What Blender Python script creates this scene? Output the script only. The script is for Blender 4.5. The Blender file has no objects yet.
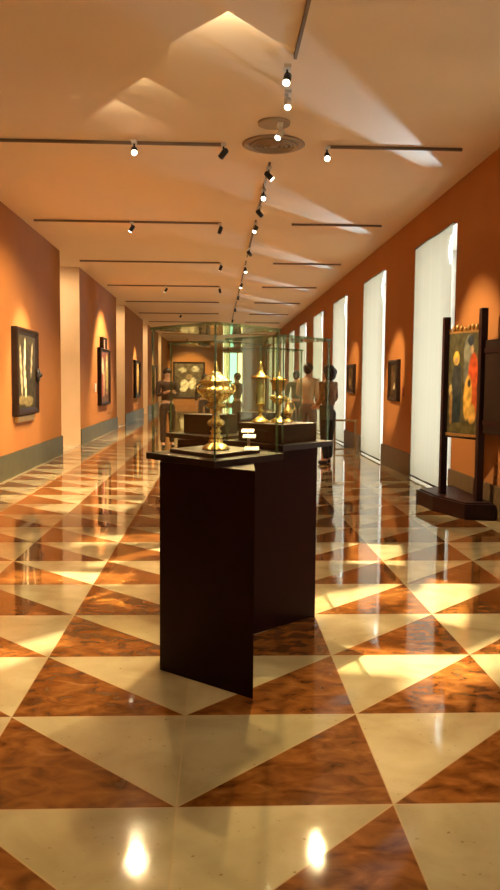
import bpy, bmesh, math, random
from mathutils import Vector, Matrix, noise
random.seed(7)
S = 0.86            # scene units to metres
PI = math.pi
scene = bpy.context.scene
COL = scene.collection
XL, XR, ZC, YE, YB = -3.41, 3.33, 4.40, 55.0, -6.0

# ---------------------------------------------------------------- materials
def mat(name, col=(.5,.5,.5), rough=.5, metal=0., spec=.5, emis=None, es=0., coat=0.):
    m = bpy.data.materials.new(name); m.use_nodes = True
    b = m.node_tree.nodes['Principled BSDF']
    b.inputs['Base Color'].default_value = (*col,1); b.inputs['Roughness'].default_value = rough
    b.inputs['Metallic'].default_value = metal; b.inputs['Specular IOR Level'].default_value = spec
    b.inputs['Coat Weight'].default_value = coat
    if emis: b.inputs['Emission Color'].default_value = (*emis,1); b.inputs['Emission Strength'].default_value = es
    return m
def nodes(m): return m.node_tree.nodes, m.node_tree.links, m.node_tree.nodes['Principled BSDF']
def noisy(name, c1, c2, scale=4, rough=.6, spec=.3, bump=0., metal=0, detail=4, stretch=None):
    m = mat(name, c1, rough, metal, spec); N, L, b = nodes(m)
    tc = N.new('ShaderNodeTexCoord'); mp = N.new('ShaderNodeMapping'); L.new(tc.outputs['Object'], mp.inputs[0])
    if stretch: mp.inputs['Scale'].default_value = stretch
    n = N.new('ShaderNodeTexNoise'); n.inputs['Scale'].default_value = scale; n.inputs['Detail'].default_value = detail
    L.new(mp.outputs[0], n.inputs['Vector'])
    r = N.new('ShaderNodeValToRGB'); r.color_ramp.elements[0].position=.3; r.color_ramp.elements[1].position=.7
    r.color_ramp.elements[0].color=(*c1,1); r.color_ramp.elements[1].color=(*c2,1)
    L.new(n.outputs['Fac'], r.inputs[0]); L.new(r.outputs[0], b.inputs['Base Color'])
    if bump:
        bp = N.new('ShaderNodeBump'); bp.inputs['Strength'].default_value=bump; bp.inputs['Distance'].default_value=.01
        L.new(n.outputs['Fac'], bp.inputs['Height']); L.new(bp.outputs[0], b.inputs['Normal'])
    return m

M = {}
M['wall']   = noisy('terracotta_plaster', (.39,.158,.040), (.42,.172,.046), 1.5, .75, .2)
M['ceil']   = noisy('ceiling_plaster', (.88,.68,.46), (.90,.70,.48), .8, .7, .25)
M['jamb']   = noisy('jamb_stone', (.66,.45,.25), (.72,.50,.30), 2, .5, .3)
M['base_l'] = noisy('green_grey_marble', (.065,.062,.030), (.095,.09,.045), 6, .4, .3)
M['base_r'] = noisy('grey_marble', (.12,.08,.035), (.155,.105,.05), 6, .4, .3)
M['stone']  = noisy('pale_border_marble', (.55,.43,.26), (.68,.55,.36), 5, .15, .5)
M['darkwood'] = noisy('dark_stained_wood', (.016,.001,.001), (.020,.0015,.001), 3, .5, .12, stretch=(1,1,.15))
M['deckwood'] = noisy('dark_board', (.018,.007,.004), (.024,.009,.006), 5, .4, .15)
M['standwood'] = noisy('stand_wood', (.018,.004,.003), (.026,.006,.004), 3, .45, .2, stretch=(1,1,.1))
M['black']  = mat('black_metal', (.015,.012,.010), .4)
M['track']  = mat('track_metal', (.20,.13,.08), .5)
M['white']  = mat('white_paint', (.75,.70,.62), .45)
M['chrome'] = mat('brushed_steel', (.62,.58,.52), .3, 1.)
M['lens']   = mat('lit_lens', (1,1,1), .3, emis=(1,.86,.62), es=13)
M['lens_dim'] = mat('lit_lens_side', (1,1,1), .3, emis=(1,.84,.6), es=9)
M['gold']   = noisy('gilt_silver', (.98,.82,.36), (.90,.70,.24), 60, .25, .5, bump=.8, metal=1)
M['gold2']  = noisy('antique_gilding', (.55,.36,.12), (.35,.21,.06), 40, .4, .5, bump=.4, metal=.8)
M['card']   = mat('white_card', (.85,.80,.70), .4)
M['frame']  = noisy('dark_frame_wood', (.014,.007,.004), (.024,.012,.007), 10, .45, .2)
M['vent']   = mat('vent_metal', (.40,.28,.17), .45)
M['brass']  = mat('aged_brass', (.30,.17,.06), .4, .7)
M['skin']   = mat('skin', (.50,.28,.18), .55)

def glass_mat():
    m = bpy.data.materials.new('clear_case_glass'); m.use_nodes=True
    N,L = m.node_tree.nodes, m.node_tree.links; N.clear()
    o = N.new('ShaderNodeOutputMaterial'); mx = N.new('ShaderNodeMixShader')
    t = N.new('ShaderNodeBsdfTransparent'); t.inputs[0].default_value=(.972,.976,.93,1)
    g = N.new('ShaderNodeBsdfGlossy'); g.inputs['Roughness'].default_value=.01; g.inputs[0].default_value=(1,1,1,1)
    lw = N.new('ShaderNodeLayerWeight'); lw.inputs[0].default_value=.5
    pw = N.new('ShaderNodeMath'); pw.operation='POWER'; pw.inputs[1].default_value=5; L.new(lw.outputs['Facing'], pw.inputs[0])
    f = N.new('ShaderNodeMath'); f.operation='MULTIPLY_ADD'; f.inputs[1].default_value=.9; f.inputs[2].default_value=.011; L.new(pw.outputs[0], f.inputs[0])
    L.new(f.outputs[0], mx.inputs[0]); L.new(t.outputs[0], mx.inputs[1]); L.new(g.outputs[0], mx.inputs[2]); L.new(mx.outputs[0], o.inputs[0])
    return m
M['glass'] = glass_mat()
def edge_mat():
    m = mat('green_glass_edge', (.14,.19,.10), .12, spec=.8); N,L,b = nodes(m)
    t = N.new('ShaderNodeBsdfTransparent'); t.inputs[0].default_value=(.72,.86,.68,1)
    mx = N.new('ShaderNodeMixShader'); mx.inputs[0].default_value=.5
    L.new(t.outputs[0], mx.inputs[1]); L.new(b.outputs[0], mx.inputs[2]); L.new(mx.outputs[0], N['Material Output'].inputs[0])
    return m
M['edge'] = edge_mat()
def screen_mat():
    m = bpy.data.materials.new('woven_screen_fabric'); m.use_nodes=True
    N,L = m.node_tree.nodes, m.node_tree.links; N.clear()
    o = N.new('ShaderNodeOutputMaterial'); mx = N.new('ShaderNodeMixShader'); mx.inputs[0].default_value=.68
    d = N.new('ShaderNodeBsdfDiffuse'); t = N.new('ShaderNodeBsdfTranslucent')
    tc = N.new('ShaderNodeTexCoord'); mp = N.new('ShaderNodeMapping'); mp.inputs['Scale'].default_value=(1,3.5,.05)
    n = N.new('ShaderNodeTexNoise'); n.inputs['Scale'].default_value=3
    r = N.new('ShaderNodeValToRGB'); r.color_ramp.elements[0].color=(.355,.315,.235,1); r.color_ramp.elements[1].color=(.405,.365,.28,1)
    L.new(tc.outputs['Object'], mp.inputs[0]); L.new(mp.outputs[0], n.inputs['Vector']); L.new(n.outputs['Fac'], r.inputs[0])
    L.new(r.outputs[0], d.inputs[0]); L.new(r.outputs[0], t.inputs[0])
    L.new(d.outputs[0], mx.inputs[1]); L.new(t.outputs[0], mx.inputs[2]); L.new(mx.outputs[0], o.inputs[0])
    return m
M['screen'] = screen_mat()
def attr_mat(name, rough=.6, spec=.12):
    m = mat(name, (1,1,1), rough, spec=spec); N,L,b = nodes(m)
    a = N.new('ShaderNodeVertexColor'); a.layer_name='Col'; L.new(a.outputs[0], b.inputs['Base Color']); return m
M['canvas'] = attr_mat('painted_panel')

def floor_mat():
    m = mat('triangle_marble_floor', (.6,.45,.25), .1, spec=.38); N,L,b = nodes(m)
    def math_(op, a, b_=None, c=None):
        n = N.new('ShaderNodeMath'); n.operation = op
        for i, v in enumerate((a, b_, c)):
            if v is None: continue
            if isinstance(v,(int,float)): n.inputs[i].default_value=v
            else: L.new(v, n.inputs[i])
        return n.outputs[0]
    tc = N.new('ShaderNodeTexCoord'); sx = N.new('ShaderNodeSeparateXYZ'); L.new(tc.outputs['Object'], sx.inputs[0])
    T = .8258*S
    u = math_('ABSOLUTE', math_('DIVIDE', math_('SUBTRACT', sx.outputs['X'], -.1448*S), T))
    v = math_('DIVIDE', math_('SUBTRACT', sx.outputs['Y'], (2.874-.8258*20)*S), T)
    fu = math_('FRACT', u); fv = math_('FRACT', v)
    d = math_('SUBTRACT', fv, fu)
    light = math_('GREATER_THAN', d, 0.0)
    def noise_(scale, detail, vec=None, dist=0.):
        n = N.new('ShaderNodeTexNoise'); n.inputs['Scale'].default_value=scale; n.inputs['Detail'].default_value=detail
        n.inputs['Distortion'].default_value=dist; L.new(vec or tc.outputs['Object'], n.inputs['Vector']); return n.outputs['Fac']
    def ramp(f, stops):
        r = N.new('ShaderNodeValToRGB'); e = r.color_ramp.elements
        e[0].position, e[0].color = stops[0][0], (*stops[0][1],1); e[1].position, e[1].color = stops[-1][0], (*stops[-1][1],1)
        for p_, c_ in stops[1:-1]:
            k = e.new(p_); k.color = (*c_,1)
        L.new(f, r.inputs[0]); return r.outputs[0]
    def mix(f, a, b_, mode='MIX'):
        n = N.new('ShaderNodeMix'); n.data_type='RGBA'; n.blend_type=mode
        if isinstance(f,(int,float)): n.inputs[0].default_value=f
        else: L.new(f, n.inputs[0])
        for i,x in ((6,a),(7,b_)):
            if isinstance(x, tuple): n.inputs[i].default_value=(*x,1)
            else: L.new(x, n.inputs[i])
        return n.outputs[2]
    beige = ramp(noise_(3.2, 6, dist=.6), [(.28,(.36,.285,.14)),(.5,(.465,.385,.205)),(.72,(.55,.465,.265))])
    pits = ramp(noise_(38, 3), [(.24,(.45,.38,.28)),(.335,(1,1,1))])
    beige = mix(.85, beige, pits, 'MULTIPLY')
    mp = N.new('ShaderNodeMapping'); mp.inputs['Scale'].default_value=(1,1.5,1); mp.inputs['Rotation'].default_value=(0,0,.35); L.new(tc.outputs['Object'], mp.inputs[0])
    red = ramp(noise_(8.5, 10, mp.outputs[0], .7), [(.30,(.08,.025,.005)),(.48,(.18,.062,.012)),(.62,(.25,.092,.019)),(.74,(.34,.15,.045))])
    # each slab has its own tone
    cid = N.new('ShaderNodeCombineXYZ'); L.new(math_('FLOOR', u), cid.inputs[0]); L.new(math_('FLOOR', v), cid.inputs[1]); L.new(math_('SIGN', math_('ADD', sx.outputs['X'], .1448*S)), cid.inputs[2])
    wn = N.new('ShaderNodeTexWhiteNoise'); wn.noise_dimensions='3D'; L.new(cid.outputs[0], wn.inputs['Vector'])
    tone = math_('MULTIPLY_ADD', wn.outputs['Value'], .22, .87)
    col = mix(light, red, beige)
    hsv = N.new('ShaderNodeHueSaturation'); L.new(col, hsv.inputs['Color']); L.new(tone, hsv.inputs['Value']); col = hsv.outputs[0]
    # thin joints
    eu = math_('MINIMUM', fu, math_('SUBTRACT', 1.0, fu)); ev = math_('MINIMUM', fv, math_('SUBTRACT', 1.0, fv))
    ed = math_('MULTIPLY', math_('ABSOLUTE', d), .7)
    e = math_('MINIMUM', math_('MINIMUM', eu, ev), ed)
    j = math_('LESS_THAN', e, .0042)
    col = mix(math_('MULTIPLY', j, .55), col, (.52,.37,.18))
    # plain border bands along both walls
    bx = math_('GREATER_THAN', sx.outputs['X'], 3.05*S); bl = math_('LESS_THAN', sx.outputs['X'], -3.30*S)
    band = math_('MAXIMUM', bx, bl)
    col = mix(band, col, beige)
    L.new(col, b.inputs['Base Color'])
    rg = math_('MULTIPLY_ADD', noise_(9, 4), .06, .02)
    L.new(rg, b.inputs['Roughness'])
    bp = N.new('ShaderNodeBump'); bp.inputs['Strength'].default_value=.022; bp.inputs['Distance'].default_value=.02
    L.new(noise_(7, 2), bp.inputs['Height']); L.new(bp.outputs[0], b.inputs['Normal'])
    b.inputs['Coat Weight'].default_value=.12; b.inputs['Coat Roughness'].default_value=.04
    return m
M['floor'] = floor_mat()

# ---------------------------------------------------------------- mesh building
class MB:
    def __init__(s, k=S): s.bm = bmesh.new(); s.k = k
    def _v(s, p): return s.bm.verts.new(Vector(p)*s.k)
    def face(s, pts, mi=0):
        f = s.bm.faces.new([s._v(p) for p in pts]); f.material_index = mi; return f
    def hull8(s, a, b, mi=0):       # a, b: matching loops (bottom, top)
        n=len(a); va=[s._v(p) for p in a]; vb=[s._v(p) for p in b]; fs=[]
        fs.append(s.bm.faces.new(list(reversed(va)))); fs.append(s.bm.faces.new(vb))
        for i in range(n): fs.append(s.bm.faces.new([va[i], va[(i+1)%n], vb[(i+1)%n], vb[i]]))
        for f in fs: f.material_index = mi
        return fs
    def box(s, x0,x1,y0,y1,z0,z1, mi=0):
        return s.hull8([(x0,y0,z0),(x1,y0,z0),(x1,y1,z0),(x0,y1,z0)], [(x0,y0,z1),(x1,y0,z1),(x1,y1,z1),(x0,y1,z1)], mi)
    def prism(s, poly, z0, z1, mi=0):
        return s.hull8([(x,y,z0) for x,y in poly], [(x,y,z1) for x,y in poly], mi)
    def tube(s, p0, p1, r0, r1=None, n=16, mi=0, caps=True):
        r1 = r0 if r1 is None else r1
        p0, p1 = Vector(p0), Vector(p1); d=(p1-p0).normalized(); a = d.orthogonal().normalized(); c = d.cross(a)
        A=[p0+(a*math.cos(t)+c*math.sin(t))*r0 for t in [2*PI*i/n for i in range(n)]]
        B=[p1+(a*math.cos(t)+c*math.sin(t))*r1 for t in [2*PI*i/n for i in range(n)]]
        va=[s._v(p) for p in A]; vb=[s._v(p) for p in B]
        for i in range(n):
            f=s.bm.faces.new([va[i],va[(i+1)%n],vb[(i+1)%n],vb[i]]); f.smooth=True; f.material_index=mi
        if caps:
            for l in (list(reversed(va)), vb): s.bm.faces.new(l).material_index=mi
    def lathe(s, prof, c=(0,0), n=32, lobes=0, amp=0., mi=0):
        rings=[]
        for (r,z) in prof:
            ring=[]
            for i in range(n):
                t=2*PI*i/n; rr=r*(1+amp*(abs(math.cos(lobes*t/2))-.5)) if lobes else r
                ring.append(s._v((c[0]+rr*math.cos(t), c[1]+rr*math.sin(t), z)))
            rings.append(ring)
        for a,b in zip(rings, rings[1:]):
            for i in range(n):
                f=s.bm.faces.new([a[i],a[(i+1)%n],b[(i+1)%n],b[i]]); f.smooth=True; f.material_index=mi
        s.bm.faces.new(list(reversed(rings[0]))).material_index=mi; s.bm.faces.new(rings[-1]).material_index=mi
    def ball(s, c, r, sc=(1,1,1), n=12, mi=0):
        mtx = Matrix.Translation(Vector(c)*s.k) @ Matrix.Diagonal((*[q*r*s.k for q in sc],1))
        res = bmesh.ops.create_uvsphere(s.bm, u_segments=n, v_segments=max(6,n*2//3), radius=1, matrix=mtx)
        for v in res['verts']:
            for f in v.link_faces: f.smooth=True; f.material_index=mi
    def torus(s, c, R, r, n=32, m=8, mi=0):
        rings=[]
        for i in range(n):
            t=2*PI*i/n; rings.append([s._v((c[0]+(R+r*math.cos(q))*math.cos(t), c[1]+(R+r*math.cos(q))*math.sin(t), c[2]+r*math.sin(q))) for q in [2*PI*j/m for j in range(m)]])
        for i in range(n):
            a,b=rings[i],rings[(i+1)%n]
            for j in range(m):
                f=s.bm.faces.new([a[j],b[j],b[(j+1)%m],a[(j+1)%m]]); f.smooth=True; f.material_index=mi
    def bevel(s, w, seg=2):
        bmesh.ops.bevel(s.bm, geom=[e for e in s.bm.edges if e.calc_face_angle(0)>.6], offset=w*s.k, segments=seg, affect='EDGES', profile=.5)
    def build(s, name, m, parent=None, loc=None, rz=0):
        bmesh.ops.recalc_face_normals(s.bm, faces=s.bm.faces)
        me = bpy.data.meshes.new(name); s.bm.to_mesh(me); s.bm.free()
        for q in (m if isinstance(m,(list,tuple)) else [m]): me.materials.append(q)
        o = bpy.data.objects.new(name, me); COL.objects.link(o)
        if parent: o.parent = parent
        if loc is not None: o.location = Vector(loc)*S
        if rz: o.rotation_euler.z = rz
        return o
def tag(o, label, cat, group=None, kind=None):
    o['label']=label; o['category']=cat
    if group: o['group']=group
    if kind: o['kind']=kind
    return o
def empty(name, loc, rz=0):
    o = bpy.data.objects.new(name, None); COL.objects.link(o); o.location = Vector(loc)*S; o.rotation_euler.z = rz
    o.empty_display_size = .1
    return o
def struct(name, mb, m):
    o = mb.build(name, m); o['kind']='structure'; return o

# ---------------------------------------------------------------- the room
XP = -6.2                                   # back of the side passages
WIN = [(11.08+4.65*k, 13.36+4.65*k) for k in range(-3, 9)]
GAPS = [(17.5+9.6*k, 19.93+9.6*k) for k in range(-2, 4)]
b=MB(); b.box(XP, XR+.9, YB, YE, -.12, 0); struct('floor', b, M['floor'])
b=MB(); b.box(XP, XR+.9, YB, YE, ZC, ZC+.12); struct('ceiling', b, M['ceil'])
b=MB(); bb=MB()
y = YB
for g0, g1 in GAPS+[(YE, None)]:
    fs = b.box(XL-.8, XL, y, g0, 0, ZC)
    for f in fs:
        n_ = f.calc_center_median()/S
        if abs(n_.y-y)<1e-3 or abs(n_.y-g0)<1e-3: f.material_index=1
    bb.box(XL+.001, XL+.035, y, g0, 0, .40)
    y = g1
b.bm.normal_update()
struct('wall_left', b, [M['wall'], M['jamb']]); bb.bevel(.008); struct('baseboard_left', bb, M['base_l'])
b=MB(); b.box(XP-.1, XP, YB, YE, 0, ZC); struct('wall_left_passage', b, M['jamb'])
b=MB()
for g0,g1 in GAPS: b.box(XP+.3, XL-.002, g0+.002, g1-.002, .0005, .012)
struct('trim_1', b, M['stone'])
b=MB(); bb=MB(); y=YB
for w0,w1 in WIN+[(YE,None)]:
    for f in b.box(XR, XR+.9, y, w0, 0, ZC):
        c_=f.calc_center_median()/S
        if abs(c_.y-y)<1e-3 or abs(c_.y-w0)<1e-3: f.material_index=1
    bb.box(XR-.035, XR-.001, y, w0, 0, .40)
    if w1 is not None:
        
        for f in b.box(XR, XR+.9, w0, w1, 3.84, ZC):
            if abs(f.calc_center_median().z/S-3.84)<1e-3: f.material_index=1
        y=w1
struct('wall_right', b, [M['wall'], M['white']]); bb.bevel(.008); struct('baseboard_right', bb, M['base_r'])
# end wall with a doorway opening
b=MB(); b.box(XP, .30, YE, YE+.3, 0, ZC); b.box(1.85, XR+.9, YE, YE+.3, 0, ZC); b.box(.30,1.85,YE,YE+.3,3.72,ZC); b.box(.30,1.85,YE,YE+.3,0,.1)
struct('wall_end', b, M['wall'])
b=MB(); b.box(XP, XR+.9, YB-.2, YB, 0, ZC); struct('wall_back', b, M['wall'])
# window frames behind the screens
for i,(w0,w1) in enumerate(WIN):
    b=MB(); x0,x1=XR+.70,XR+.76; t=.07
    b.box(x0,x1,w0,w0+t,0,3.84); b.box(x0,x1,w1-t,w1,0,3.84); b.box(x0,x1,w0,w1,0,t); b.box(x0,x1,w0,w1,3.84-t,3.84)
    b.box(x0,x1,(w0+w1)/2-t/2,(w0+w1)/2+t/2,0,3.84); b.box(x0,x1,w0,w1,2.7,2.7+t)
    o=b.build('window_%d'%(i+1), M['white']); o['kind']='structure'
    p=MB(); p.box(XR+.725,XR+.735,w0+.01,w1-.01,.01,3.83); p.build('pane', M['glass'], o)
# far window glowing at the end of the gallery
o=None
b=MB(); b.box(.30,.42,YE+.02,YE+.12,.1,3.72); b.box(1.73,1.85,YE+.02,YE+.12,.1,3.72); b.box(.3,1.85,YE+.02,YE+.12,3.62,3.72); b.box(.3,1.85,YE+.02,YE+.12,.1,.2); b.box(.80,.88,YE+.02,YE+.12,.1,3.72); b.box(1.35,1.43,YE+.02,YE+.12,.1,3.72)
o=b.build('window_13', M['stone']); o['kind']='structure'
p=MB(); p.box(.42,.80,YE+.1,YE+.11,.2,3.62,0); p.box(.88,1.35,YE+.1,YE+.11,.2,3.62,1); p.box(1.43,1.73,YE+.1,YE+.11,.2,3.62,0)
p.build('pane', [mat('cream_daylight_pane',(.8,.8,.7),.4,emis=(1,.88,.58),es=1.6), mat('blue_daylight_pane',(.5,.8,.9),.4,emis=(.30,.72,.78),es=1.7)], o)

# fabric screens hung in the window openings
ordw = ['','','','nearest the camera, behind the panel on its stand','second from the camera, past the first small picture','third from the camera, with the low rail in front','fourth from the camera, behind the woman','fifth from the camera, behind the man','sixth from the camera','seventh from the camera','eighth from the camera','last before the end wall']
for i,(w0,w1) in enumerate(WIN):
    r = empty('window_screen', (XR-.020, (w0+w1)/2, 0))
    lab = ordw[i] or 'beside and behind the camera'
    tag(r, 'tall cream backlit fabric window screen, '+lab, 'window screen', 'cream fabric screens over the windows')
    h=(w1-w0)/2
    b=MB(); n=40
    for j in range(n):      # gently rippled cloth, 6 mm thick
        ya=-h+.12+(2*h-.125)*j/n; yb=-h+.12+(2*h-.125)*(j+1)/n
        xa=.008*math.sin(ya*5+i); xb=.008*math.sin(yb*5+i)
        b.face([(xa,ya,.06),(xb,yb,.06),(xb,yb,3.845),(xa,ya,3.845)])
    bmesh.ops.remove_doubles(b.bm, verts=b.bm.verts, dist=.0005)
    c=b.build('fabric', M['screen'], r)
    b=MB(); b.tube((0,-h+.12,.045),(0,h-.005,.045),.016,n=10); b.build('bottom_bar', M['standwood'], r)
    b=MB(); b.box(-.012,.026,-h+.11,h,3.846,3.865); b.build('top_rail', M['screen'], r)

# ---------------------------------------------------------------- ceiling fittings
def track(x0,y0,x1,y1,label):
    b=MB(); w=.013
    if abs(x1-x0)>abs(y1-y0): b.box(x0,x1,y0-w,y0+w,ZC-.035,ZC-.001)
    else: b.box(x0-w,x0+w,y0,y1,ZC-.035,ZC-.001)
    b.bevel(.004,1); tag(b.build('ceiling_track', M['track']), label, 'lighting track', 'lighting tracks under the ceiling')
nth=['nearest','second','third','fourth','fifth','sixth','seventh','eighth','ninth','tenth']
for i in range(9):
    yy=9.55+4.62*i
    track(-3.2,yy,.05,yy,'thin lighting track across the left half of the ceiling, %s cross track from the camera'%nth[i])
    track(1.3,yy,2.9,yy,'thin lighting track across the right half of the ceiling, %s cross track from the camera'%nth[i])
track(.655,3.5,.655,7.0,'dark lighting track along the middle of the ceiling, its end above the first spotlight')
for i,(a_,c_) in enumerate([(10.3,13.2),(13.9,17.8),(18.5,22.4),(23.1,27),(27.7,31.6),(32.3,36.2)]):
    track(.655,a_,.655,c_,'thin lighting track down the middle of the ceiling, %s length beyond the round vent'%nth[i])

def lamp(x,y,aim,label,lens='lens_dim',drop=.09,r=.035,L=.11,base='track',mount=False,color='black'):
    t = empty('track_spotlight', (x,y,ZC-.035))
    tag(t, label, 'spotlight', 'track spotlights')
    b=MB(); b.box(-.03,.03,-.06,.06,-.03,-.0005); b.bevel(.006,1); b.build('adapter', M['white'], t)
    b=MB(); b.tube((0,0,-.03),(0,0,-drop),.010,n=8); b.build('stem', M[color], t)
    a=(Vector(aim)-Vector((x,y,ZC-.035-drop))).normalized(); p=Vector((0,0,-drop-.02))
    hd=MB(); hd.tube(p-a*L*.5, p+a*L*.5, r, n=20)
    hd.tube(p-a*L*.62, p-a*L*.5, r*.55, r*.9, n=16)
    h=hd.build('lamp_head', M[color], t)
    b=MB(); b.tube(p+a*L*.5, p+a*L*.54, r*1.08, n=20); b.build('ring', M['chrome'], h)
    b=MB(); b.tube(p+a*L*.54, p+a*L*.56, r*.85, n=20); b.build('lens', M[lens], h)
    return Vector((x,y,ZC-.035))+p+a*(L*.56+.03), a
LIGHTK = 1.85
WARM=(1.,.72,.42)
def spot(p, a, W, size, blend=.6, col=WARM, rad=.03, name='spot_beam', gobo=None, roll=0):
    l = bpy.data.lights.new(name,'SPOT'); l.energy=W*LIGHTK; l.spot_size=math.radians(size); l.spot_blend=blend
    l.color=col; l.shadow_soft_size=rad
    o = bpy.data.objects.new(name,l); COL.objects.link(o); o.location=Vector(p)*S
    q = Vector(a).to_track_quat('-Z','Y'); o.rotation_euler=(q @ Matrix.Rotation(roll,3,'Z').to_quaternion()).to_euler()
    if gobo:        # mask nodes cutting the shape of an added beam: ('diamond', t) or ('rect', a, b)
        l.use_nodes=True; N,L=l.node_tree.nodes,l.node_tree.links; em=N['Emission']
        tc=N.new('ShaderNodeTexCoord'); sx=N.new('ShaderNodeSeparateXYZ'); L.new(tc.outputs['Normal'],sx.inputs[0])
        def mm(op,a_,b_=None):
            n=N.new('ShaderNodeMath'); n.operation=op
            for k,v in enumerate((a_,b_)):
                if v is None: continue
                if isinstance(v,(int,float)): n.inputs[k].default_value=v
                else: L.new(v,n.inputs[k])
            return n.outputs[0]
        z=mm('ABSOLUTE',sx.outputs['Z']); X=mm('ABSOLUTE',mm('DIVIDE',sx.outputs['X'],z)); Y=mm('ABSOLUTE',mm('DIVIDE',sx.outputs['Y'],z))
        if gobo[0]=='diamond': d=mm('SUBTRACT',gobo[1],mm('ADD',X,Y))
        else: d=mm('MINIMUM',mm('SUBTRACT',gobo[1],X),mm('SUBTRACT',gobo[2],Y))
        k=mm('MINIMUM',mm('MAXIMUM',mm('MULTIPLY',d,60.),0.),1.); L.new(k,em.inputs['Strength'])
    return o

LAMPS = [ # x, y, aim, watt, cone, lens, label
 (-.97,9.42,(-.3,3.5,.2),150,75,'lens','bright spotlight glowing towards the camera on the left near cross track'),
 (.06,9.46,(-3.41,13.2,.6),520,66,'lens_dim','dark spotlight at the right end of the left near cross track'),
 (1.28,9.50,(.9,3.5,.2),150,75,'lens','bright spotlight glowing towards the camera on the right near cross track'),
 (-1.5,14.12,(-3.41,14.05,1.4),190,48,'lens_dim','small spotlight on the second left cross track, turned to the first left painting'),
 (.04,14.12,(-1.6,17,0),180,75,'lens_dim','dark spotlight at the right end of the second left cross track'),
 (.07,18.75,(-1.5,20,0),180,80,'lens_dim','small spotlight at the right end of the third left cross track'),
 (.07,23.4,(1.2,25,0),180,80,'lens_dim','small spotlight at the right end of the fourth left cross track'),
 (-1.5,23.38,(-3.41,23.7,1.5),260,84,'lens_dim','small spotlight on the fourth left cross track, turned to the stepped altarpiece'),
 (.655,3.9,(-.01,4.45,1.45),200,11,'lens_dim','added unseen spotlight over the nearest case on the near track, above the upper picture edge'),  # added out of view to brighten the covered cup
 (.655,4.7,(.37,5.42,1.5),220,10,'lens_dim','added unseen spotlight aimed at the second case on the near track, above the picture edge'),  # extra unseen lamp, put in for the vessels of the second case
 (.655,3.3,(.3,4.3,0),44,125,'lens_dim','added unseen wide spotlight on the near track lighting the marble floor, above the picture edge'),  # unseen fill lamp added for the floor in front of the plinth
 (.6,7.15,(-.05,4.6,1.2),130,32,'lens','lone spotlight in the middle of the ceiling just past the end of the near track'),
 (.66,7.75,(.42,5.5,1.2),110,32,'lens_dim','upper of the paired spotlights between the near track and the round vent'),
 (.66,8.70,(-1.8,6.0,0),170,60,'lens_dim','spotlight fixed on the round ceiling plate in front of the vent'),
 (.655,10.42,(3.3,10.0,1.5),150,45,'lens','spotlight at the near end of the middle track just past the round vent'),
 (.655,11.6,(.0,6.3,1.2),150,30,'lens','second spotlight past the round vent on the middle track'),
 (.655,12.7,(3.33,14.75,1.75),230,22,'lens_dim','third spotlight past the round vent on the middle track'),
 (.655,14.0,(-1.5,11.4,0),180,70,'lens','spotlight on the middle track level with the second cross track'),
 (.655,16.6,(3.33,19.4,1.8),230,20,'lens_dim','spotlight on the middle track between second and third cross tracks'),
 (.655,19.0,(1.3,17,0),180,75,'lens','spotlight on the middle track level with the third cross track'),
 (.655,22.1,(-.7,21,0),180,75,'lens_dim','spotlight on the middle track before the fourth cross track'),
 (.655,25.3,(.5,27,0),180,80,'lens','spotlight on the middle track beyond the fourth cross track'),
 (-1.5,32.6,(-3.41,33.3,1.7),200,46,'lens_dim','tiny spotlight high on the left, turned to the third left painting'),
 (.655,29.5,(1.0,31,0),200,80,'lens','tiny spotlight on the middle track, second beyond the fourth cross track'),
 (-1.5,41.9,(-3.41,42.6,1.7),260,50,'lens_dim','tiny spotlight high on the left, turned to the farthest left painting'),
 (.655,34.8,(-.6,37,0),220,85,'lens','tiny spotlight on the middle track, third beyond the fourth cross track'),
 (-1.9,50.5,(-1.9,55,1.7),330,50,'lens_dim','tiny spotlight before the end wall, turned to the large dark painting'),
 (1.9,46.0,(.9,44,0),300,90,'lens_dim','tiny spotlight far down the ceiling on the right'),
]
for x,y,aim,W,cone,lens,label in LAMPS:
    p,a = lamp(x,y,aim,label,lens,color='white' if (x,y)in((.66,7.75),(.66,8.70)) else 'black')
    spot(p,a,W*(.62 if aim[2]<=.2 else 1.),cone)
for g0,g1 in GAPS[1:]:  # hidden lamps added to brighten the jambs of the openings
    p,a=lamp(-4.9,g0-.2,(-3.9,g1,2.2),'added hidden passage spotlight behind the left wall, beside the opening %s'%('behind the camera' if g0<9 else 'past the first painting' if g0<20 else 'past the stepped altarpiece' if g0<30 else 'past the third painting' if g0<40 else 'farthest down the left wall'),'lens_dim')
    spot(p,a,85,85)
# round vent, round lamp plate
t=empty('air_vent',(.65,9.53,ZC)); tag(t,'round ribbed ceiling vent with concentric rings in the middle of the near ceiling','vent')
b=MB(); b.lathe([(.36,-.001),(.37,-.012),(.33,-.028),(.30,-.02),(.29,-.012)][::-1],n=48); b.build('flange',M['vent'],t)
b=MB()
for R in (.26,.205,.15,.095): b.torus((0,0,-.026),R,.014,n=48)
b.build('ring_vanes',M['vent'],t)
b=MB(); b.lathe([(.0,-.030),(.05,-.034),(.05,-.02),(.0,-.018)][::-1],n=24); b.build('hub',M['vent'],t)
b=MB(); b.lathe([(.15,-.034),(.17,-.028),(.175,-.001)],c=(0,0),n=40)
tag(b.build('ceiling_plate',M['vent'],loc=(.60,8.76,ZC)),'small round plate on the ceiling holding a spotlight, in front of the vent','ceiling plate')

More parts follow.
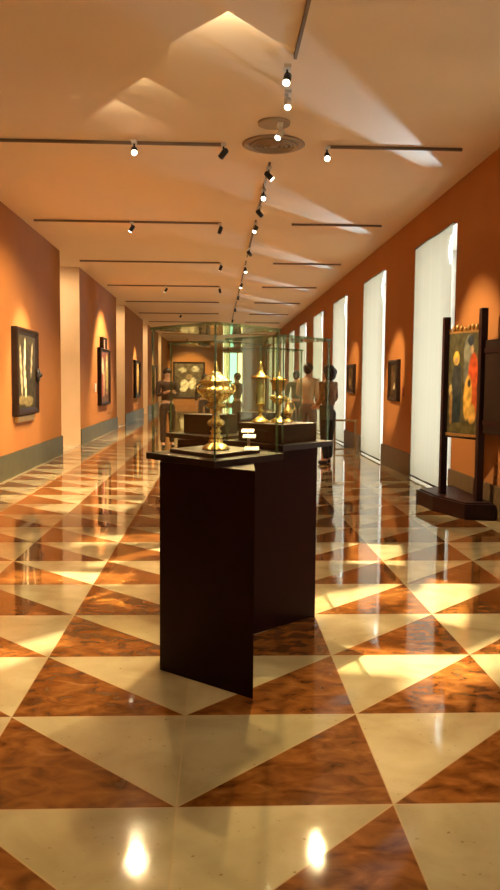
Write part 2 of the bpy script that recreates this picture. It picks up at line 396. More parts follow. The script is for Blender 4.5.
# ---------------------------------------------------------------- paintings
def ell(u,v,cx,cy,rx,ry,rot=0,soft=.15):
    du,dv=u-cx,v-cy; c,s_=math.cos(rot),math.sin(rot); a=(du*c+dv*s_)/rx; b_=(-du*s_+dv*c)/ry
    q=a*a+b_*b_; return max(0,min(1,(1+soft-q)/(2*soft)))
def blend(c,d,f): return tuple(c[i]*(1-f)+d[i]*f for i in range(3))
def canvas(name, w, h, base, shapes, parent, x=0, z0=0, y=0, nx=36, ny=60, seed=1, depth=.02, mottling=.35):
    bm=bmesh.new(); lay=bm.verts.layers.float_color.new('Col'); V=[]
    for j in range(ny+1):
        row=[]
        for i in range(nx+1):
            u,v=i/nx,j/ny; c=base
            for sh in shapes: c=blend(c,sh[1],ell(u,v,*sh[0]))
            k=1+mottling*2*noise.noise(Vector((u*9+seed,v*15,seed*3.1))); c=tuple(max(0,q*k) for q in c)
            p=bm.verts.new(Vector((x-w/2+w*u, y, z0+h*v))*S); p[lay]=(*c,1); row.append(p)
        V.append(row)
    for j in range(ny):
        for i in range(nx): bm.faces.new([V[j][i],V[j][i+1],V[j+1][i+1],V[j+1][i]])
    bk=[bm.verts.new(Vector((x+sx*w/2, y+depth, z0+hz))*S) for sx,hz in ((-1,0),(1,0),(1,h),(-1,h))]
    for q in bk: q[lay]=(.03,.02,.012,1)
    bm.faces.new([bk[0],bk[3],bk[2],bk[1]])
    bm.faces.new([V[0][i] for i in range(nx,-1,-1)]+[bk[0],bk[1]]); bm.faces.new([V[ny][i] for i in range(nx+1)]+[bk[2],bk[3]])
    bm.faces.new([V[j][0] for j in range(ny+1)]+[bk[3],bk[0]]); bm.faces.new([V[j][nx] for j in range(ny,-1,-1)]+[bk[1],bk[2]])
    me=bpy.data.meshes.new(name); bm.to_mesh(me); bm.free(); me.materials.append(M['canvas'])
    o=bpy.data.objects.new(name,me); COL.objects.link(o); o.parent=parent; return o
def frame(w,h,fw,d,parent,m,z0=0,name='frame',x=0):
    b=MB()      # moulded rectangular frame: outer size w x h, width fw, depth d, front at -d
    prof=[(0,0),(0,-d*.8),(fw*.25,-d),(fw*.55,-d*.75),(fw,-d*.55),(fw,0)]
    loops=[]
    for off,yy in prof:
        loops.append([b._v((x-w/2+off,yy,z0+off)),b._v((x+w/2-off,yy,z0+off)),b._v((x+w/2-off,yy,z0+h-off)),b._v((x-w/2+off,yy,z0+h-off))])
    for a_,c_ in zip(loops,loops[1:]+loops[:1]):
        for i in range(4): b.bm.faces.new([a_[i],a_[(i+1)%4],c_[(i+1)%4],c_[i]])
    return b.build(name,m,parent)
RL, RR = PI/2, -PI/2
# first left painting
t=empty('painting',(XL+.002,14.12,1.0),RL); tag(t,'tall dark framed picture with pale curving streaks, nearest on the left wall','painting')
frame(1.56,1.50,.12,.11,t,M['frame'])
canvas('canvas',1.36,1.28,(.040,.030,.010),[((.22,.5,.05,.36,.12),(.42,.36,.20)),((.40,.62,.045,.34,-.10),(.75,.66,.42)),((.44,.3,.05,.26,.10),(.70,.60,.36)),((.78,.66,.04,.25,-.2),(.36,.31,.17)),((.25,.12,.2,.06),(.22,.17,.06)),((.6,.1,.25,.07),(.20,.16,.06))],t,z0=.11,y=-.06)
b=MB(); b.ball((.74,-.10,.70),.085,(1,.5,1.6)); b.ball((.74,-.14,.70),.04); b.build('carved_boss',M['black'],t)
b=MB(); b.box(-.68,.52,-.07,-.005,-.11,-.012); b.bevel(.015); b.build('ledge',M['gold2'],t)
# stepped altarpiece
t=empty('altarpiece',(XL+.002,23.75,.90),RL); tag(t,'tall stepped altarpiece with a raised centre and pale figure, second picture on the left wall','painting')
frame(1.95,1.66,.10,.12,t,M['frame'])
frame(.74,.38,.07,.12,t,M['frame'],z0=1.60,x=-.12,name='crest_frame')
canvas('canvas',1.78,1.48,(.12,.035,.015),[((.32,.68,.10,.2),(.62,.42,.22)),((.30,.3,.14,.28),(.25,.04,.02)),((.45,.4,.06,.34),(.45,.30,.15)),((.80,.55,.15,.42),(.28,.23,.06)),((.78,.78,.07,.09),(.60,.45,.22)),((.55,.06,.45,.06),(.10,.05,.02))],t,z0=.09,y=-.06,seed=2)
canvas('crest_canvas',.60,.26,(.30,.14,.08),[((.5,.5,.3,.4),(.45,.26,.16))],t,x=-.12,z0=1.66,y=-.06,nx=8,ny=6)
# third and farther left pictures
t=empty('painting',(XL+.002,33.4,.93),RL); tag(t,'dark picture with a golden right half, third on the left wall past the second opening','painting')
frame(1.9,1.54,.12,.12,t,M['frame'])
canvas('canvas',1.7,1.34,(.05,.03,.012),[((.68,.55,.28,.5),(.50,.30,.07)),((.7,.7,.12,.16),(.65,.45,.18)),((.2,.4,.12,.4),(.03,.015,.01))],t,z0=.1,y=-.06,seed=4,nx=16,ny=16)
t=empty('painting',(XL+.002,43.0,.93),RL); tag(t,'farthest dark picture on the left wall, seen beside the edge of the glass case','painting')
frame(1.9,1.54,.12,.12,t,M['frame'])
canvas('canvas',1.7,1.34,(.06,.03,.015),[((.5,.55,.28,.4),(.22,.11,.04))],t,z0=.1,y=-.06,seed=5,nx=12,ny=12)
# right wall
t=empty('painting',(XR-.002,14.68,1.28),RR); tag(t,'small dark picture with a tiny pale figure, hung between the first and second screens','painting')
frame(.78,.76,.10,.07,t,M['frame'])
canvas('canvas',.60,.58,(.035,.022,.010),[((.55,.33,.13,.13),(.62,.50,.28)),((.55,.55,.09,.25),(.14,.09,.045)),((.3,.5,.16,.45),(.10,.055,.02))],t,z0=.09,y=-.035,seed=6,nx=20,ny=20)
b=MB(); b.box(-.06,.06,-.006,-.001,0,.18); tag(b.build('wall_label',noisy('label_red',(.25,.05,.03),(.3,.07,.04),5),loc=(XR-.001,14.05,1.37),rz=RR),'small reddish label plate on the wall beside the nearest small picture','label')
t=empty('painting',(XR-.002,19.42,1.36),RR); tag(t,'small brown picture hung between the second and third screens, above the low rail','painting')
frame(.92,.70,.10,.07,t,M['frame'])
canvas('canvas',.74,.52,(.09,.05,.018),[((.35,.35,.16,.16),(.28,.19,.08)),((.4,.75,.2,.15),(.05,.03,.015))],t,z0=.09,y=-.035,seed=7,nx=16,ny=12)
# small plate on the far left wall
b=MB(); b.box(-.09,.09,-.03,-.001,0,.24); b.bevel(.006,1); tag(b.build('wall_label',M['card'],loc=(XL+.001,22.3,1.30),rz=RL),'small pale plate on the left wall before the stepped altarpiece','label')
# end wall painting
t=empty('painting',(-1.94,YE-.002,.48)); tag(t,'large dark painting with pale horse-like figures on the end wall','painting')
frame(2.2,2.5,.12,.1,t,M['frame'])
canvas('canvas',1.98,2.28,(.10,.075,.04),[((.35,.36,.14,.16,.5),(.80,.72,.52)),((.62,.40,.12,.18,-.4),(.70,.62,.44)),((.30,.22,.12,.07),(.75,.68,.5)),((.28,.80,.14,.07),(.42,.37,.25)),((.72,.83,.14,.08),(.45,.40,.28)),((.5,.6,.1,.08),(.3,.2,.1)),((.8,.25,.12,.1),(.5,.42,.25))],t,z0=.11,y=-.05,seed=9,nx=26,ny=30,mottling=.5)

# ---------------------------------------------------------------- polyptych on its stand (right)
t=empty('panel_stand',(3.0,10.0,0)); tag(t,'dark wooden stand with angled platform and two tall posts by the right wall','stand')
P=[(-.32,.44),(-.27,-.20),(-.07,-.86),(.28,-.92),(.28,.85)]
b=MB(); b.prism(P,.001,.185); b.bevel(.02); b.build('platform',M['standwood'],t)
b=MB(); b.prism([(x*.9+.01,y*.94) for x,y in P],.183,.20); b.build('platform_top',M['standwood'],t)
for (px,py,top) in ((-.10,-.02,2.44),(.155,-.66,2.50)):
    b=MB(); b.box(px-.038,px+.038,py-.05,py+.05,.185,top); b.bevel(.006); b.build('post',M['standwood'],t)
b=MB(); b.tube((-.08,-.07,.95),(.13,-.61,.95),.02,n=8); b.build('cross_bar',M['black'],t)
cx,cy=(-.10+.155)/2+3.0,(-.02-.66)/2+10.0
ang=math.atan2(-.66+.02,.155+.10)
t2=empty('painting',(cx,cy,.99),ang); tag(t2,'two-figure painted panel in blue and red robes with gilded crest, held between the stand posts','painting')
w=.58
canvas('panel',w,1.24,(.09,.08,.035),[
 ((.28,.33,.17,.36),(.028,.040,.038)),((.30,.55,.14,.18),(.05,.055,.05)),((.27,.75,.10,.07),(.75,.50,.07)),((.27,.73,.05,.035),(.50,.30,.14)),((.10,.43,.05,.06),(.62,.48,.16)),((.12,.25,.05,.18),(.30,.17,.05)),
 ((.66,.80,.15,.17),(.24,.25,.17)),((.72,.92,.1,.05),(.04,.05,.06)),((.60,.60,.10,.12),(.17,.17,.12)),((.82,.60,.15,.20),(.60,.09,.02)),((.84,.34,.13,.22),(.52,.10,.02)),((.66,.36,.13,.22,-.15),(.72,.42,.07)),((.80,.20,.12,.10),(.62,.36,.07)),((.70,.50,.05,.04),(.03,.03,.03)),((.76,.83,.045,.04),(.55,.36,.2)),((.5,.06,.5,.05),(.11,.09,.03))],t2,nx=40,ny=80,seed=11,depth=.04,mottling=.3)
b=MB()
for k in range(9):
    u=-w/2+w*k/8; b.ball((u,.015,1.24+.03+.035*abs(math.sin(k*PI/4))),.028,(1,.7,1.5),n=8)
b.box(-w/2,w/2,0,.035,1.232,1.262); b.build('gilded_crest',M['gold2'],t2)
b=MB(); b.box(-w/2,w/2,-.02,.04,-.035,-.001); b.bevel(.006); b.build('gilded_rail',M['gold2'],t2)
t3=empty('painting',(3.235,9.02,1.02),math.radians(-78)); tag(t3,'dark backed side wing of the polyptych, between the near stand post and the wall','painting')
b=MB(); b.box(-.24,.24,-.03,.03,0,1.10); b.bevel(.01); b.build('wing_panel',M['frame'],t3)
b=MB()
for z in (.1,.95): b.box(-.24,.24,-.045,-.031,z,z+.06)
b.build('batten',M['standwood'],t3)

# ---------------------------------------------------------------- display cases
ZD=1.20; GT=.70
def rot(p,a,c=(0,0)): return (c[0]+p[0]*math.cos(a)-p[1]*math.sin(a), c[1]+p[0]*math.sin(a)+p[1]*math.cos(a))
RH=[(0,0),(.355,.445),(.0,.91),(-.355,.465)]      # nearest, right, back, left corners of the lozenge
def grow(poly,d):
    cx=sum(p[0] for p in poly)/len(poly); cy=sum(p[1] for p in poly)/len(poly); out=[]
    for x,y in poly:
        l=math.hypot(x-cx,y-cy); out.append((cx+(x-cx)*(1+d/l), cy+(y-cy)*(1+d/l)))
    return out
def display_case(x,y,label,foot,board=True,corners=RH):
    t=empty('display_case',(x,y,0)); tag(t,label,'display case','lozenge display cases')
    b=MB(); b.prism([(p[0]-x,p[1]-y) for p in foot],.001,ZD-.036); b.bevel(.004,1); b.build('plinth',M['darkwood'],t)
    b=MB(); b.prism(grow(corners,.035),ZD-.035,ZD); b.bevel(.005); b.build('deck',M['deckwood'],t)
    n=len(corners); th=.010
    for i in range(n):
        a_,c_=Vector((*corners[i],0)),Vector((*corners[(i+1)%n],0)); d=(c_-a_).normalized(); nn=Vector((-d.y,d.x,0))
        a2=a_+d*.008; c2=c_-d*.008
        b=MB(); lo=[a2,c2,c2+nn*th,a2+nn*th]
        fs=b.hull8([p+Vector((0,0,ZD+.001)) for p in lo],[p+Vector((0,0,ZD+GT-.012)) for p in lo],1)
        for f in fs[2:]:
            if abs(f.calc_area()) > .05*S*S: f.material_index=0
        b.build('glass_pane',[M['glass'],M['edge']],t)
        b=MB(); b.tube(tuple(a_+Vector((0,0,ZD+.001))),tuple(a_+Vector((0,0,ZD+GT-.012))),.0035,n=8); b.build('corner_edge',M['edge'],t)
    b=MB(); fs=b.prism(grow(corners,.012),ZD+GT-.012,ZD+GT+.003,1)
    for f in fs[:2]: f.material_index=0
    b.build('glass_lid',[M['glass'],M['edge']],t)
    if board:
        b=MB(); b.prism(grow(corners,-.10),ZD+.001,ZD+.022); b.bevel(.003,1); b.build('inner_board',M['deckwood'],t)
    return t
display_case(-.01,4.02,'nearest tall dark plinth with a lozenge glass case holding the large gilt covered cup',[(-.31,4.31),(.19,3.89),(.205,4.42),(-.22,4.80)])
c2=display_case(.42,5.02,'second dark plinth and glass case, holding two gilt vessels, right behind the nearest',[(.215,4.90),(.68,5.31),(.50,5.82),(.12,5.42)],board=False)
display_case(-.01,5.78,'third dark glass-topped plinth, seen through the nearest case, with an empty dark block',[(-.30,6.05),(.17,5.66),(.18,6.2),(-.22,6.60)],board=False)
display_case(.42,6.80,'fourth dark glass-topped plinth, farthest of the row, mostly behind the second case',[(.20,6.68),(.68,7.09),(.50,7.6),(.10,7.2)],board=False)
def block(poly,z1,label):
    b=MB(); b.prism(poly,ZD+.001,z1); b.bevel(.004,1); cx=sum(p[0] for p in poly)/4; cy=sum(p[1] for p in poly)/4
    bmesh.ops.translate(b.bm,verts=b.bm.verts,vec=Vector((-cx,-cy,-ZD))*S)
    return tag(b.build('display_block',noisy('block_brown',(.016,.006,.003),(.022,.008,.004),6,.6,.1),loc=(cx,cy,ZD)),label,'display block','dark blocks inside the cases')
block([(.42,5.12),(.69,5.46),(.42,5.80),(.15,5.46)],1.325,'low dark block under the two gilt vessels in the second case')
block([(-.01,6.00),(.16,6.22),(-.01,6.44),(-.26,6.22)],1.35,'low dark block in the third case, behind the large gilt cup')
block([(.42,7.0),(.66,7.26),(.42,7.5),(.18,7.26)],1.33,'low dark block in the fourth case at the far end of the row')

# large covered cup
cx,cy,z=-.005,4.42,ZD+.022
t=empty('covered_cup',(cx,cy,z)); tag(t,'large ornate gilt covered cup with lobed bowl standing in the nearest glass case','goblet','gilt vessels')
g=M['gold']
b=MB(); b.lathe([(.070,.0),(.074,.008),(.066,.018),(.058,.026),(.044,.036),(.034,.042),(.038,.052),(.030,.062)],lobes=8,amp=.14,n=64); b.build('foot',g,t)
b=MB(); b.lathe([(.030,.060),(.036,.072),(.024,.084),(.022,.094),(.032,.106),(.022,.114),(.020,.124),(.030,.134),(.040,.150),(.036,.166),(.020,.178),(.017,.194),(.026,.204),(.018,.214),(.022,.228)],lobes=6,amp=.18,n=48)
for k in range(6):
    a_=k*PI/3+.3; b.ball((.036*math.cos(a_),.036*math.sin(a_),.150),.014,(1,1,1.3),n=8)
b.build('stem',g,t)
b=MB(); b.lathe([(.022,.226),(.044,.236),(.056,.246),(.048,.254),(.032,.262),(.044,.276),(.070,.292),(.086,.310),(.092,.328),(.086,.346),(.072,.356),(.068,.366),(.078,.374),(.082,.377)],lobes=10,amp=.12,n=80)
for k in range(10):
    a_=k*PI/5+.31; b.ball((.076*math.cos(a_),.076*math.sin(a_),.328),.022,(1,1,1.1),n=10)
b.build('bowl',g,t)
b=MB(); b.lathe([(.084,.378),(.087,.385),(.070,.392),(.064,.402),(.052,.412),(.034,.420),(.030,.430),(.020,.436)],lobes=10,amp=.08,n=60); b.build('lid',g,t)
b=MB(); b.lathe([(.020,.435),(.010,.442),(.016,.450),(.008,.458),(.012,.466),(.005,.474),(.007,.482),(.002,.494)],n=20); b.build('finial',g,t)
b=MB()
for s_ in (-1,1):
    pts=[(s_*.080,0,.370),(s_*.102,0,.358),(s_*.106,0,.335),(s_*.092,0,.315)]
    for p0,p1 in zip(pts,pts[1:]): b.tube(p0,p1,.005,n=6)
b.build('handle',g,t)
# conical goblet
cx,cy,z=.42,5.38,1.326
t=empty('goblet',(cx,cy,z)); tag(t,'gilt goblet with flared bowl and knop, right of the two vessels in the second case','goblet','gilt vessels')
b=MB(); b.lathe([(.054,0),(.056,.008),(.048,.014),(.046,.024),(.030,.030),(.016,.042)],n=40,lobes=6,amp=.1); b.build('foot',g,t)
b=MB(); b.lathe([(.015,.040),(.011,.055),(.013,.075),(.020,.100),(.018,.125),(.044,.150),(.062,.166),(.064,.176),(.050,.184),(.022,.190),(.022,.215)],n=40); b.build('stem',g,t)
b=MB(); b.lathe([(.022,.213),(.040,.222),(.046,.240),(.052,.270),(.066,.290),(.068,.294),(.060,.292),(.046,.270),(.0,.262)],n=40); b.build('bowl',M['gold2'],t)
b=MB(); b.lathe([(.045,.294),(.040,.306),(.016,.312),(.009,.325),(.012,.332),(.003,.350)],n=30); b.build('lid',g,t)
# crystal reliquary
cx,cy,z=.30,5.44,1.326
t=empty('reliquary',(cx,cy,z)); tag(t,'tall slender gilt vessel with crystal cylinder, left of the goblet in the second case','reliquary','gilt vessels')
b=MB(); b.lathe([(.060,0),(.062,.010),(.045,.020),(.030,.030),(.014,.045)],n=40,lobes=6,amp=.12); b.build('foot',g,t)
b=MB(); b.lathe([(.014,.043),(.010,.06),(.020,.075),(.020,.085),(.010,.098),(.012,.115),(.030,.124),(.032,.130)],n=30); b.build('stem',g,t)
b=MB(); b.lathe([(.026,.131),(.028,.15),(.028,.285),(.026,.30)],n=30); b.build('crystal_cylinder',mat('crystal',(.70,.80,.52),.12,spec=.9),t)
b=MB(); b.lathe([(.028,.300),(.066,.304),(.066,.318),(.034,.326),(.018,.350),(.010,.365),(.016,.378),(.008,.390),(.012,.402),(.002,.42)],n=30)
for k in range(4):
    a_=k*PI/2+.5; b.tube((.032*math.cos(a_),.032*math.sin(a_),.128),(.032*math.cos(a_),.032*math.sin(a_),.302),.003,n=6)
b.build('crown',g,t)
# small cruet
t=empty('cruet',(.50,5.56,1.326)); tag(t,'small slim gilt cruet at the right edge of the block in the second case','cruet','gilt vessels')
b=MB(); b.lathe([(.04,0),(.04,.008),(.014,.018),(.012,.03),(.034,.05),(.038,.075),(.018,.10),(.010,.13),(.014,.15),(.010,.165)],n=30); b.build('body',g,t)
b=MB()
pts=[(.012,0,.145),(.04,0,.13),(.05,0,.10),(.036,0,.07)]
for p0,p1 in zip(pts,pts[1:]): b.tube(p0,p1,.004,n=6)
b.build('handle',g,t)
# pale label cards on little rests, right of the cup
for k,(x,y,w,h,lab) in enumerate([(.195,4.40,.080,.0,'lowest and nearest of the three small pale cards beside the large gilt cup'),(.185,4.49,.072,.062,'middle of the three small pale cards beside the large gilt cup'),(.180,4.58,.072,.088,'farthest and highest of the three small pale cards beside the large gilt cup')]):
    t=empty('label_card',(x,y,ZD+.0235),-.1); tag(t,lab,'label','pale cards in the nearest case')
    b=MB(); b.hull8([(-w/2,-.03,h),(w/2,-.03,h),(w/2,.03,h+.014),(-w/2,.03,h+.014)],[(-w/2,-.03,h+.004),(w/2,-.03,h+.004),(w/2,.03,h+.018),(-w/2,.03,h+.018)]); b.build('card',M['card'],t)
    if k:
        b=MB(); b.box(-.004,.004,.0,.006,-.0,h+.006); b.build('rest',M['chrome'],t)

# low rail before the third screen
t=empty('low_rail',(2.97,18.2,0)); tag(t,'low brass barrier rail on thin legs in front of the third screen','rail')
for x in (-.24,.24):
    b=MB(); b.box(x-.02,x+.02,-.02,.02,0.001,.72); b.bevel(.004,1); b.build('leg',M['brass'],t)
b=MB(); b.box(-.27,.27,-.03,.03,.721,.765); b.bevel(.005,1); b.build('top_bar',M['brass'],t)
b=MB(); b.box(-.22,.22,-.012,.012,.06,.09); b.build('foot_bar',M['brass'],t)

# ---------------------------------------------------------------- people
def skin_mesh(name, pts, edges, m, parent, sub=2, extra=None):
    me=bpy.data.meshes.new(name); me.from_pydata([p[:3] for p in pts],edges,[])
    o=bpy.data.objects.new(name,me); COL.objects.link(o)
    md=o.modifiers.new('s','SKIN'); md.use_smooth_shade=True
    for i,p in enumerate(pts):
        sv=me.skin_vertices[0].data[i]; r=p[3]; sv.radius=(r,r) if not isinstance(r,tuple) else r
        sv.use_root=(i==0)
    ss=o.modifiers.new('u','SUBSURF'); ss.levels=sub; ss.render_levels=sub
    dg=bpy.context.evaluated_depsgraph_get(); ev=o.evaluated_get(dg); nm=bpy.data.meshes.new_from_object(ev)
    COL.objects.unlink(o); bpy.data.objects.remove(o)
    if extra:
        bm=bmesh.new(); bm.from_mesh(nm); extra(bm); bm.to_mesh(nm); bm.free()
    for p_ in nm.polygons: p_.use_smooth=True
    nm.materials.clear()
    for q in (m if isinstance(m,list) else [m]): nm.materials.append(q)
    o=bpy.data.objects.new(name,nm); COL.objects.link(o); o.parent=parent; return o
def person(x,y,H,face,label,top,legs,hair,hairlen=0,arms='down',sleeve=1.,skirt=False,group='visitors',bag=None,build=1.):
    t=empty('person',(x,y,0),face); tag(t,label,'person',group)
    k=H/1.75
    def q(p): return (p[0]*k,p[1]*k,p[2]*k,(p[3]*k if not isinstance(p[3],tuple) else tuple(v*k for v in p[3])))
    # local front is -y
    if arms=='down':   A=lambda s:[(s*.19,0,1.42,.050),(s*.235,.02,1.14,.040),(s*.245,-.03,.89,.028)]
    elif arms=='phone':A=lambda s:[(s*.19,0,1.42,.050),(s*.235,-.02,1.15,.040),(s*.09,-.24,1.22,.028)]
    else:              A=lambda s:[(s*.175,0,1.42,.048),(s*.205,.02,1.15,.038),(s*.11,-.18,1.04,.027)]
    P=[(0,0,.95,.09),(0,.01,1.10,.085),(0,.01,1.30,.095),(0,.01,1.42,.065),(0,.0,1.50,.052),(0,-.01,1.57,.068),(0,-.01,1.64,.088),(0,0,1.70,.068)]
    E=[(0,1),(1,2),(2,3),(3,4),(4,5),(5,6),(6,7)]
    for s in (-1,1):
        n=len(P); P+=A(s); E+=[(3,n),(n,n+1),(n+1,n+2)]
        w=Vector(P[n+2][:3]); d=(w-Vector(P[n+1][:3])).normalized(); sd=d.cross(Vector((0,1,0))).normalized() if arms=='down' else d.orthogonal().normalized()
        if arms=='down': sd=Vector((0,1,0))-d*d.y; sd.normalize()
        pm=w+d*.07; P.append((*pm,.030)); E.append((n+2,n+3))
        for j,(o_,l_) in enumerate(((-.030,.055),(-.010,.068),(.010,.064),(.030,.050))):
            m_=len(P); c=pm+sd*o_+d*.02; P.append((*c,.010)); P.append((*(c+d*l_*.55),.0085)); P.append((*(c+d*l_+Vector((0,-.012,0))),.007)); E+=[(n+3,m_),(m_,m_+1),(m_+1,m_+2)]
        m_=len(P); c=w+d*.03-sd*.035; P.append((*c,.012)); P.append((*(c+d*.035-sd*.02),.009)); E+=[(n+3,m_),(m_,m_+1)]
        n=len(P); st=.0+.05*s
        P+=[(s*.095,0,.88,.085),(s*.105,-.01+st*.4,.49,.058),(s*.11,.02+st,.10,.040),(s*.12,-.13+st,.035,.035)]
        E+=[(0,n),(n,n+1),(n+1,n+2),(n+2,n+3)]
    def face_bits(bm):
        def sph(c,r,sc,mi=0):
            mt=Matrix.Translation(Vector(c)*k)@Matrix.Diagonal((sc[0]*r*k,sc[1]*r*k,sc[2]*r*k,1))
            rr=bmesh.ops.create_uvsphere(bm,u_segments=8,v_segments=6,radius=1,matrix=mt)
            for v in rr['verts']:
                for f in v.link_faces: f.material_index=mi
        sph((0,-.098,1.605),.016,(.8,1.2,1.5)); 
        for s in(-1,1): sph((s*.084,0,1.615),.022,(.4,.8,1.4)); sph((s*.032,-.088,1.635),.011,(1.2,.7,.8),1)
        sph((0,-.085,1.565),.018,(1.4,.5,.35),2)
    b_=skin_mesh('body',[q(p) for p in P],E,[M['skin'],M['black'],noisy('lips',(.4,.12,.1),(.42,.14,.11))],t,2,face_bits)
    # shirt
    P=[(0,.01,1.00,(.155*build,.120)),(0,.01,1.14,(.145*build,.115)),(0,.01,1.30,(.170*build,.125)),(0,.01,1.42,(.135,.095)),(0,.005,1.475,.065)]; E=[(0,1),(1,2),(2,3),(3,4)]
    for s in (-1,1):
        a=A(s); n=len(P); P+=[(a[0][0],a[0][1],a[0][2],.068),(a[1][0],a[1][1],a[1][2],.056)]; E+=[(3,n),(n,n+1)]
        if sleeve>.6:
            c=Vector(a[1][:3]).lerp(Vector(a[2][:3]),.85); P.append((*c,.042)); E.append((n+1,n+2))
    skin_mesh('shirt',[q(p) for p in P],E,top,t)
    # trousers and shoes
    P=[(0,.005,1.02,(.140,.110)),(0,.005,.93,(.155,.120))]; E=[(0,1)]
    for s in(-1,1):
        n=len(P); st=.05*s; P+=[(s*.10,.0,.84,.100),(s*.107,-.01+st*.4,.49,.075),(s*.112,.02+st,.09,.062)]; E+=[(1,n),(n,n+1),(n+1,n+2)]
    skin_mesh('trousers',[q(p) for p in P],E,legs,t)
    for s in(-1,1):
        st=.05*s; skin_mesh('shoe',[q(p) for p in [(s*.112,.05+st,.045,.046),(s*.116,-.04+st,.042,.048),(s*.122,-.15+st,.036,.040)]],[(0,1),(1,2)],M['black'],t,1)
    b=MB(k)
    b.ball((0,.018,1.665),.098,(1,1.08,1.02),n=16)
    if hairlen: b.ball((0,.045,1.60),.115,(1.08,.85,1.0+hairlen),n=16); b.ball((.06,.04,1.62),.08,n=12); b.ball((-.06,.05,1.63),.08,n=12)
    else: b.ball((0,.045,1.62),.082,(1.05,.8,1),n=14)
    b.build('hair',hair,t)
    if bag:
        b=MB(k); b.box(.17,.27,.02,.24,.80,1.05); b.bevel(.02); b.build('bag',bag,t)
        b=MB(k)
        pts=[(.22,.13,1.05),(.20,.10,1.3),(.10,.03,1.485),(-.05,-.02,1.47)]
        for p0,p1 in zip(pts,pts[1:]): b.tube(p0,p1,.012,n=6)
        b.build('strap',bag,t)
    return t
hairdark=noisy('dark_hair',(.018,.010,.006),(.03,.016,.01),30,.5)
person(2.10,18.2,1.76,PI-.5,'man in pale pinkish shirt and grey trousers seen from behind, near the right windows',noisy('pale_shirt',(.50,.38,.28),(.58,.45,.34),8,.8),noisy('grey_trousers',(.17,.13,.12),(.20,.155,.14),8,.8),hairdark,0,'bent',build=1.0)
person(2.18,15.5,1.68,PI+.8,'woman with full dark hair and brown top, right of the man in pale shirt',noisy('brown_top',(.16,.085,.03),(.30,.19,.09),25,.8),noisy('dark_trousers',(.03,.025,.02),(.05,.04,.03),8,.8),hairdark,.15,'bent',bag=noisy('olive_bag',(.05,.06,.04),(.07,.08,.05),8))
person(2.30,23.0,1.66,PI,'person in green top seen through glass, left of the man in pale shirt',noisy('green_top',(.12,.16,.07),(.15,.19,.09),8,.8),noisy('olive_trousers',(.12,.10,.06),(.14,.12,.07),8,.8),hairdark,0,'down')
person(.60,24.0,1.62,-2.2,'person in a grey-brown top in the middle distance, before the bright end window',noisy('taupe_top',(.14,.09,.05),(.18,.12,.07),8,.8),noisy('taupe_trousers',(.10,.065,.04),(.12,.08,.05),8,.8),hairdark,0,'phone')
person(-1.20,19.3,1.66,.3,'person in dark clothes holding something at chest height, left behind the glass',noisy('dark_jacket',(.03,.018,.014),(.05,.03,.022),8,.8),noisy('dark_brown_trousers',(.035,.022,.015),(.05,.03,.02),8,.8),hairdark,0,'phone')
person(-.42,26.0,1.6,PI,'person in black standing far off, just left of the large gilt cup',noisy('black_coat',(.02,.012,.01),(.03,.018,.014),8,.8),noisy('black_trousers',(.02,.013,.01),(.03,.018,.014),8,.8),hairdark,0,'down')

# ---------------------------------------------------------------- light
def area(p, a, W, sx, sy, col, name='daylight'):
    l=bpy.data.lights.new(name,'AREA'); l.shape='RECTANGLE'; l.size=sx*S; l.size_y=sy*S; l.energy=W; l.color=col
    o=bpy.data.objects.new(name,l); COL.objects.link(o); o.location=Vector(p)*S; o.rotation_euler=Vector(a).to_track_quat('-Z','Z').to_euler(); return o
for w0,w1 in WIN:
    area((XR+1.25,(w0+w1)/2,2.0),(-1,0,0),10.5,3.9,2.5,(1,.95,.88))
# sunlight bounced up off each window reveal, escaping through the slit beside the screen
for w0,w1 in WIN[1:9]:
    src=Vector((XR+.30,w0+.52,3.45)); slit=Vector((XR-.02,w0+.06,3.66))
    spot(src, Vector((-.5,-.85,.10)), 95, 58, 1., (.50,.76,1.0), .012, 'reveal_sun')
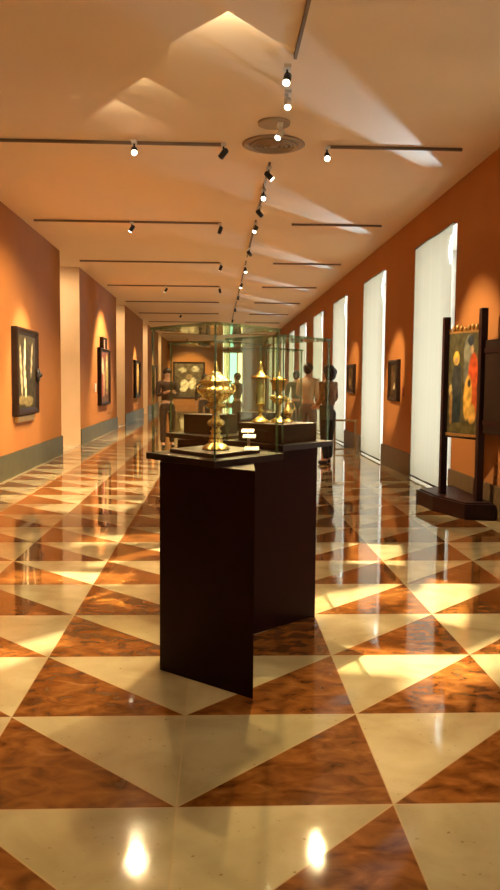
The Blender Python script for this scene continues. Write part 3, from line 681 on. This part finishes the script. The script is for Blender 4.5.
# added beams with no fixture: wedges on the ceiling, hard-edged pools on the floor
for (x,y,h,t_,tilt,W) in [(.07,6.29,.33,.50,.36,4.6),(-.68,7.62,.30,.44,.26,2.0),(-1.02,8.22,.26,.42,.26,2.2)]:
    k=t_+tilt; spot((x,y-h/k,ZC-h),(0,1,tilt),W,110,.5,(1,.86,.58),.0,'ceiling_wedge',('diamond',t_))
for (src,dst,W,a_,b_,roll) in [((.66,8.7,4.1),(-1.2,6.4,0),1.2,.13,.05,.5),((.6,7.2,4.1),(-.60,5.72,0),1.3,.10,.05,.2),((-.97,9.4,4.1),(-1.25,4.5,0),1.,.09,.03,.7),((.655,10.4,4.1),(1.0,5.72,0),1.,.12,.04,.3),((1.28,9.5,4.1),(1.70,5.75,0),1.2,.11,.05,.9),((.66,7.75,4.1),(.98,4.42,0),1.,.12,.05,-.25),((1.28,9.5,4.1),(1.45,4.3,0),1.,.10,.03,.5),((.66,7.75,4.1),(1.5,7.3,0),.8,.14,.08,.3),((.655,14,4.1),(-1.6,10.2,0),.7,.12,.08,.4),((-1.5,14,4.1),(-.9,8.0,0),1.4,.10,.03,.1),((.655,10.4,4.1),(-.75,7.2,0),1.,.10,.03,1.2)]:
    d_=(Vector(dst)-Vector(src)).length
    spot(src,Vector(dst)-Vector(src),W*33*d_*d_,40,.1,(1,.82,.52),.0,'floor_pool',('rect',a_*.8,b_*.8),roll)
wd=bpy.data.worlds.new('sky'); scene.world=wd; wd.use_nodes=True
wd.node_tree.nodes['Background'].inputs[0].default_value=(.85,.92,1,1); wd.node_tree.nodes['Background'].inputs[1].default_value=1.85

# ---------------------------------------------------------------- camera
r=Vector((.99910409,-.04147482,.00841713)); u=Vector((-.00511352,.07912481,.9968516)); f=Vector((.04201024,.99600156,-.07884184))
cam=bpy.data.cameras.new('camera'); co=bpy.data.objects.new('camera',cam); COL.objects.link(co)
cam.sensor_fit='VERTICAL'; cam.sensor_height=24; cam.sensor_width=24; cam.lens=790.768/890*24; cam.clip_start=.05; cam.clip_end=200
mw=Matrix((( r.x,u.x,-f.x,0),(r.y,u.y,-f.y,0),(r.z,u.z,-f.z,1.6*S),(0,0,0,1)))
co.matrix_world=mw; scene.camera=co
scene.view_settings.view_transform='Standard'; scene.view_settings.look='None'; scene.view_settings.gamma=1
scene.view_settings.use_curve_mapping=False; scene.view_settings.exposure=1.3
scene.cycles.transparent_max_bounces=48
